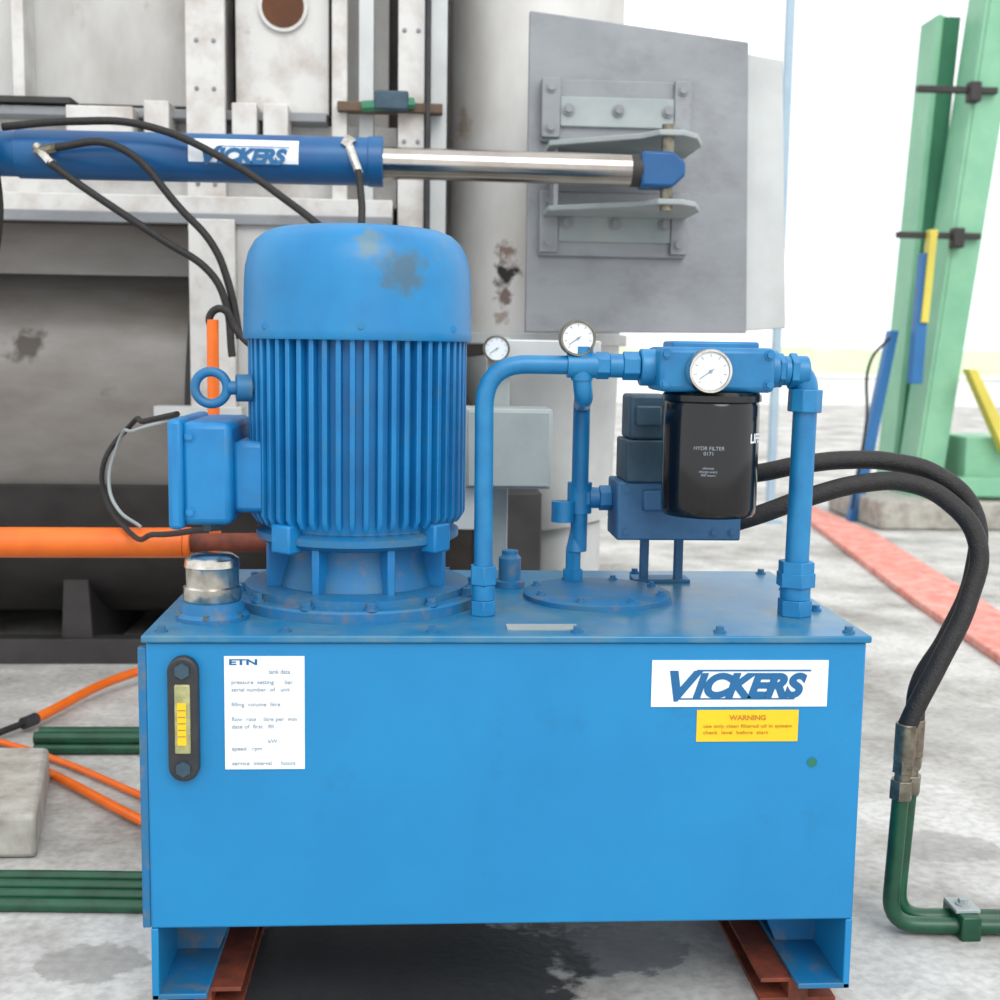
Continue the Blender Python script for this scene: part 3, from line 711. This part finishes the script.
box(DP, "lug_gusset", (0.39, 1.83, 1.56), (0.405, 1.97, 1.74), M['stain'], 0.002)

# ---------------------------------------------------------------- green press frame at the right
GF = root("green_steel_frame")
def lean_post(r, name, b0, b1, t0, t1, z0, z1, y0, y1, m, web=False):
    pts = [(b0, z0), (b1, z0), (t1, z1), (t0, z1)]
    if not web:
        return prism(r, name, pts, y0, y1, m, 0.004)
    prism(r, name+"_web", [(b0+0.12, z0), (b1-0.10, z0), (t1-0.10, z1), (t0+0.12, z1)], y0+0.02, y1-0.02, m, 0.002)
    prism(r, name+"_flange_left", [(b0, z0), (b0+0.03, z0), (t0+0.03, z1), (t0, z1)], y0, y1, m, 0.003)
    prism(r, name+"_front", [(b0+0.02, z0), (b1, z0), (t1, z1), (t0+0.02, z1)], y0+0.0, y0+0.03, m, 0.003)
lean_post(GF, "front_post", 3.30, 3.50, 3.74, 3.98, 0.18, 4.6, 6.2, 6.5, M['lgreen'], True)
lean_post(GF, "rear_post", 3.33, 3.46, 3.49, 3.63, 0.18, 3.42, 6.6, 6.8, M['dgreen'])
lean_post(GF, "rear_post_flange", 3.29, 3.33, 3.45, 3.49, 0.18, 3.42, 6.55, 6.85, M['lgreen'])
for i, z in enumerate((2.83, 1.90)):
    box(GF, "clamp_bar_%d" % i, (3.10+0.09*(z-1.9), 6.15, z), (3.66+0.06*(z-1.9), 6.2, z+0.04), M['drumdark'], 0.004)
    box(GF, "clamp_jaw_%d" % i, (3.46+0.06*(z-1.9), 6.12, z-0.06), (3.54+0.06*(z-1.9), 6.2, z+0.07), M['drumdark'], 0.01)
lean_post(GF, "blue_strut", 2.92, 3.00, 3.14, 3.20, 0.0, 1.30, 6.3, 6.38, M['mblue'])
lean_post(GF, "yellow_cylinder_upper", 3.26, 3.31, 3.29, 3.34, 1.35, 1.95, 6.08, 6.16, M['myellow'])
lean_post(GF, "blue_cylinder_lower", 3.22, 3.30, 3.25, 3.32, 0.95, 1.80, 6.10, 6.18, M['mblue'])
lean_post(GF, "yellow_brace", 3.84, 3.93, 3.56, 3.62, 0.5, 1.05, 6.0, 6.1, M['myellow'])
lean_post(GF, "lower_rail", 3.40, 3.95, 3.42, 3.95, 0.22, 0.34, 5.95, 6.05, M['lgreen'])
box(GF, "green_pedestal", (3.62, 6.1, 0.15), (4.1, 6.6, 0.6), M['lgreen'], 0.01)
box(GF, "concrete_plinth", (2.98, 5.9, 0.0), (4.3, 6.95, 0.19), M['concrete'], 0.02)
tube(GF, "cable", [(3.1, 6.2, 1.25), (2.98, 6.2, 1.1), (2.97, 6.2, 0.7), (2.9, 6.2, 0.1)], 0.010, M['rubber'])

CU = root("red_brick_curb")
slab(CU, "curb", [(1.78, 0.2), (2.14, 2.40), (2.26, 3.61), (2.56, 5.90), (2.70, 7.0), (2.86, 7.0), (2.84, 5.6), (2.52, 3.18), (2.16, 0.2)], 0, 0.035, M['brick'], 0.006)
SP = root("shed_post")
box(SP, "post_shaft", (2.335, 6.25, 0.0), (2.385, 6.31, 5.0), M['skyblue'], 0.004)
box(SP, "post_foot", (2.30, 6.2, 0.0), (2.43, 6.36, 0.02), M['skyblue'], 0.002)
LW = root("low_boundary_wall")
box(LW, "wall_run", (2.0, 26, 0), (55, 26.3, 0.62), M['wallwhite'], 0)
box(LW, "coping", (2.0, 25.95, 0.62), (55, 26.35, 0.70), M['wallwhite'], 0)
HG = root("distant_hedge")
bm = bmesh.new(); n = 90
vt = [[], []]
for i in range(n+1):
    x = 2+i*0.6; vt[0].append(bm.verts.new((x, 50, 0))); vt[1].append(bm.verts.new((x, 50.5, 1.3+0.2*random.random())))
for i in range(n): bm.faces.new((vt[0][i], vt[0][i+1], vt[1][i+1], vt[1][i]))
finish(bm, HG, "foliage", M['hedge'])

# ---------------------------------------------------------------- light, world, camera
w = bpy.data.worlds.new("overcast_sky"); scene.world = w; w.use_nodes = True
bg = w.node_tree.nodes["Background"]; bg.inputs[0].default_value = (0.98, 0.99, 1.0, 1); bg.inputs[1].default_value = 1.3
sd = bpy.data.lights.new("sun", 'SUN'); sd.energy = 1.4; sd.angle = math.radians(35); sd.color = (1, 0.98, 0.95)
so = bpy.data.objects.new("sun", sd); COL.objects.link(so)
so.rotation_euler = Vector((-0.20, 0.80, -0.75)).to_track_quat('-Z', 'Y').to_euler()

f = 1250.0
th = math.atan(150/f); ps = math.atan(80/f*math.cos(th)); ro = math.radians(0.87)
Fv = Vector((math.sin(ps)*math.cos(th), math.cos(ps)*math.cos(th), -math.sin(th)))
R0 = Vector((math.cos(ps), -math.sin(ps), 0)); U0 = R0.cross(Fv)
Rv = R0*math.cos(ro)+U0*math.sin(ro); Uv = U0*math.cos(ro)-R0*math.sin(ro)
cd = bpy.data.cameras.new("camera"); cd.lens = 45; cd.sensor_width = 36; cd.clip_end = 300
cd.dof.use_dof = True; cd.dof.focus_distance = 2.2; cd.dof.aperture_fstop = 5.0
co = bpy.data.objects.new("camera", cd); COL.objects.link(co)
mtx = Matrix((Rv, Uv, -Fv)).transposed().to_4x4(); mtx.translation = Vector((0, -2.0, 1.13))
co.matrix_world = mtx
scene.camera = co
scene.view_settings.view_transform = 'Standard'
scene.view_settings.look = 'None'
scene.view_settings.exposure = 0.2
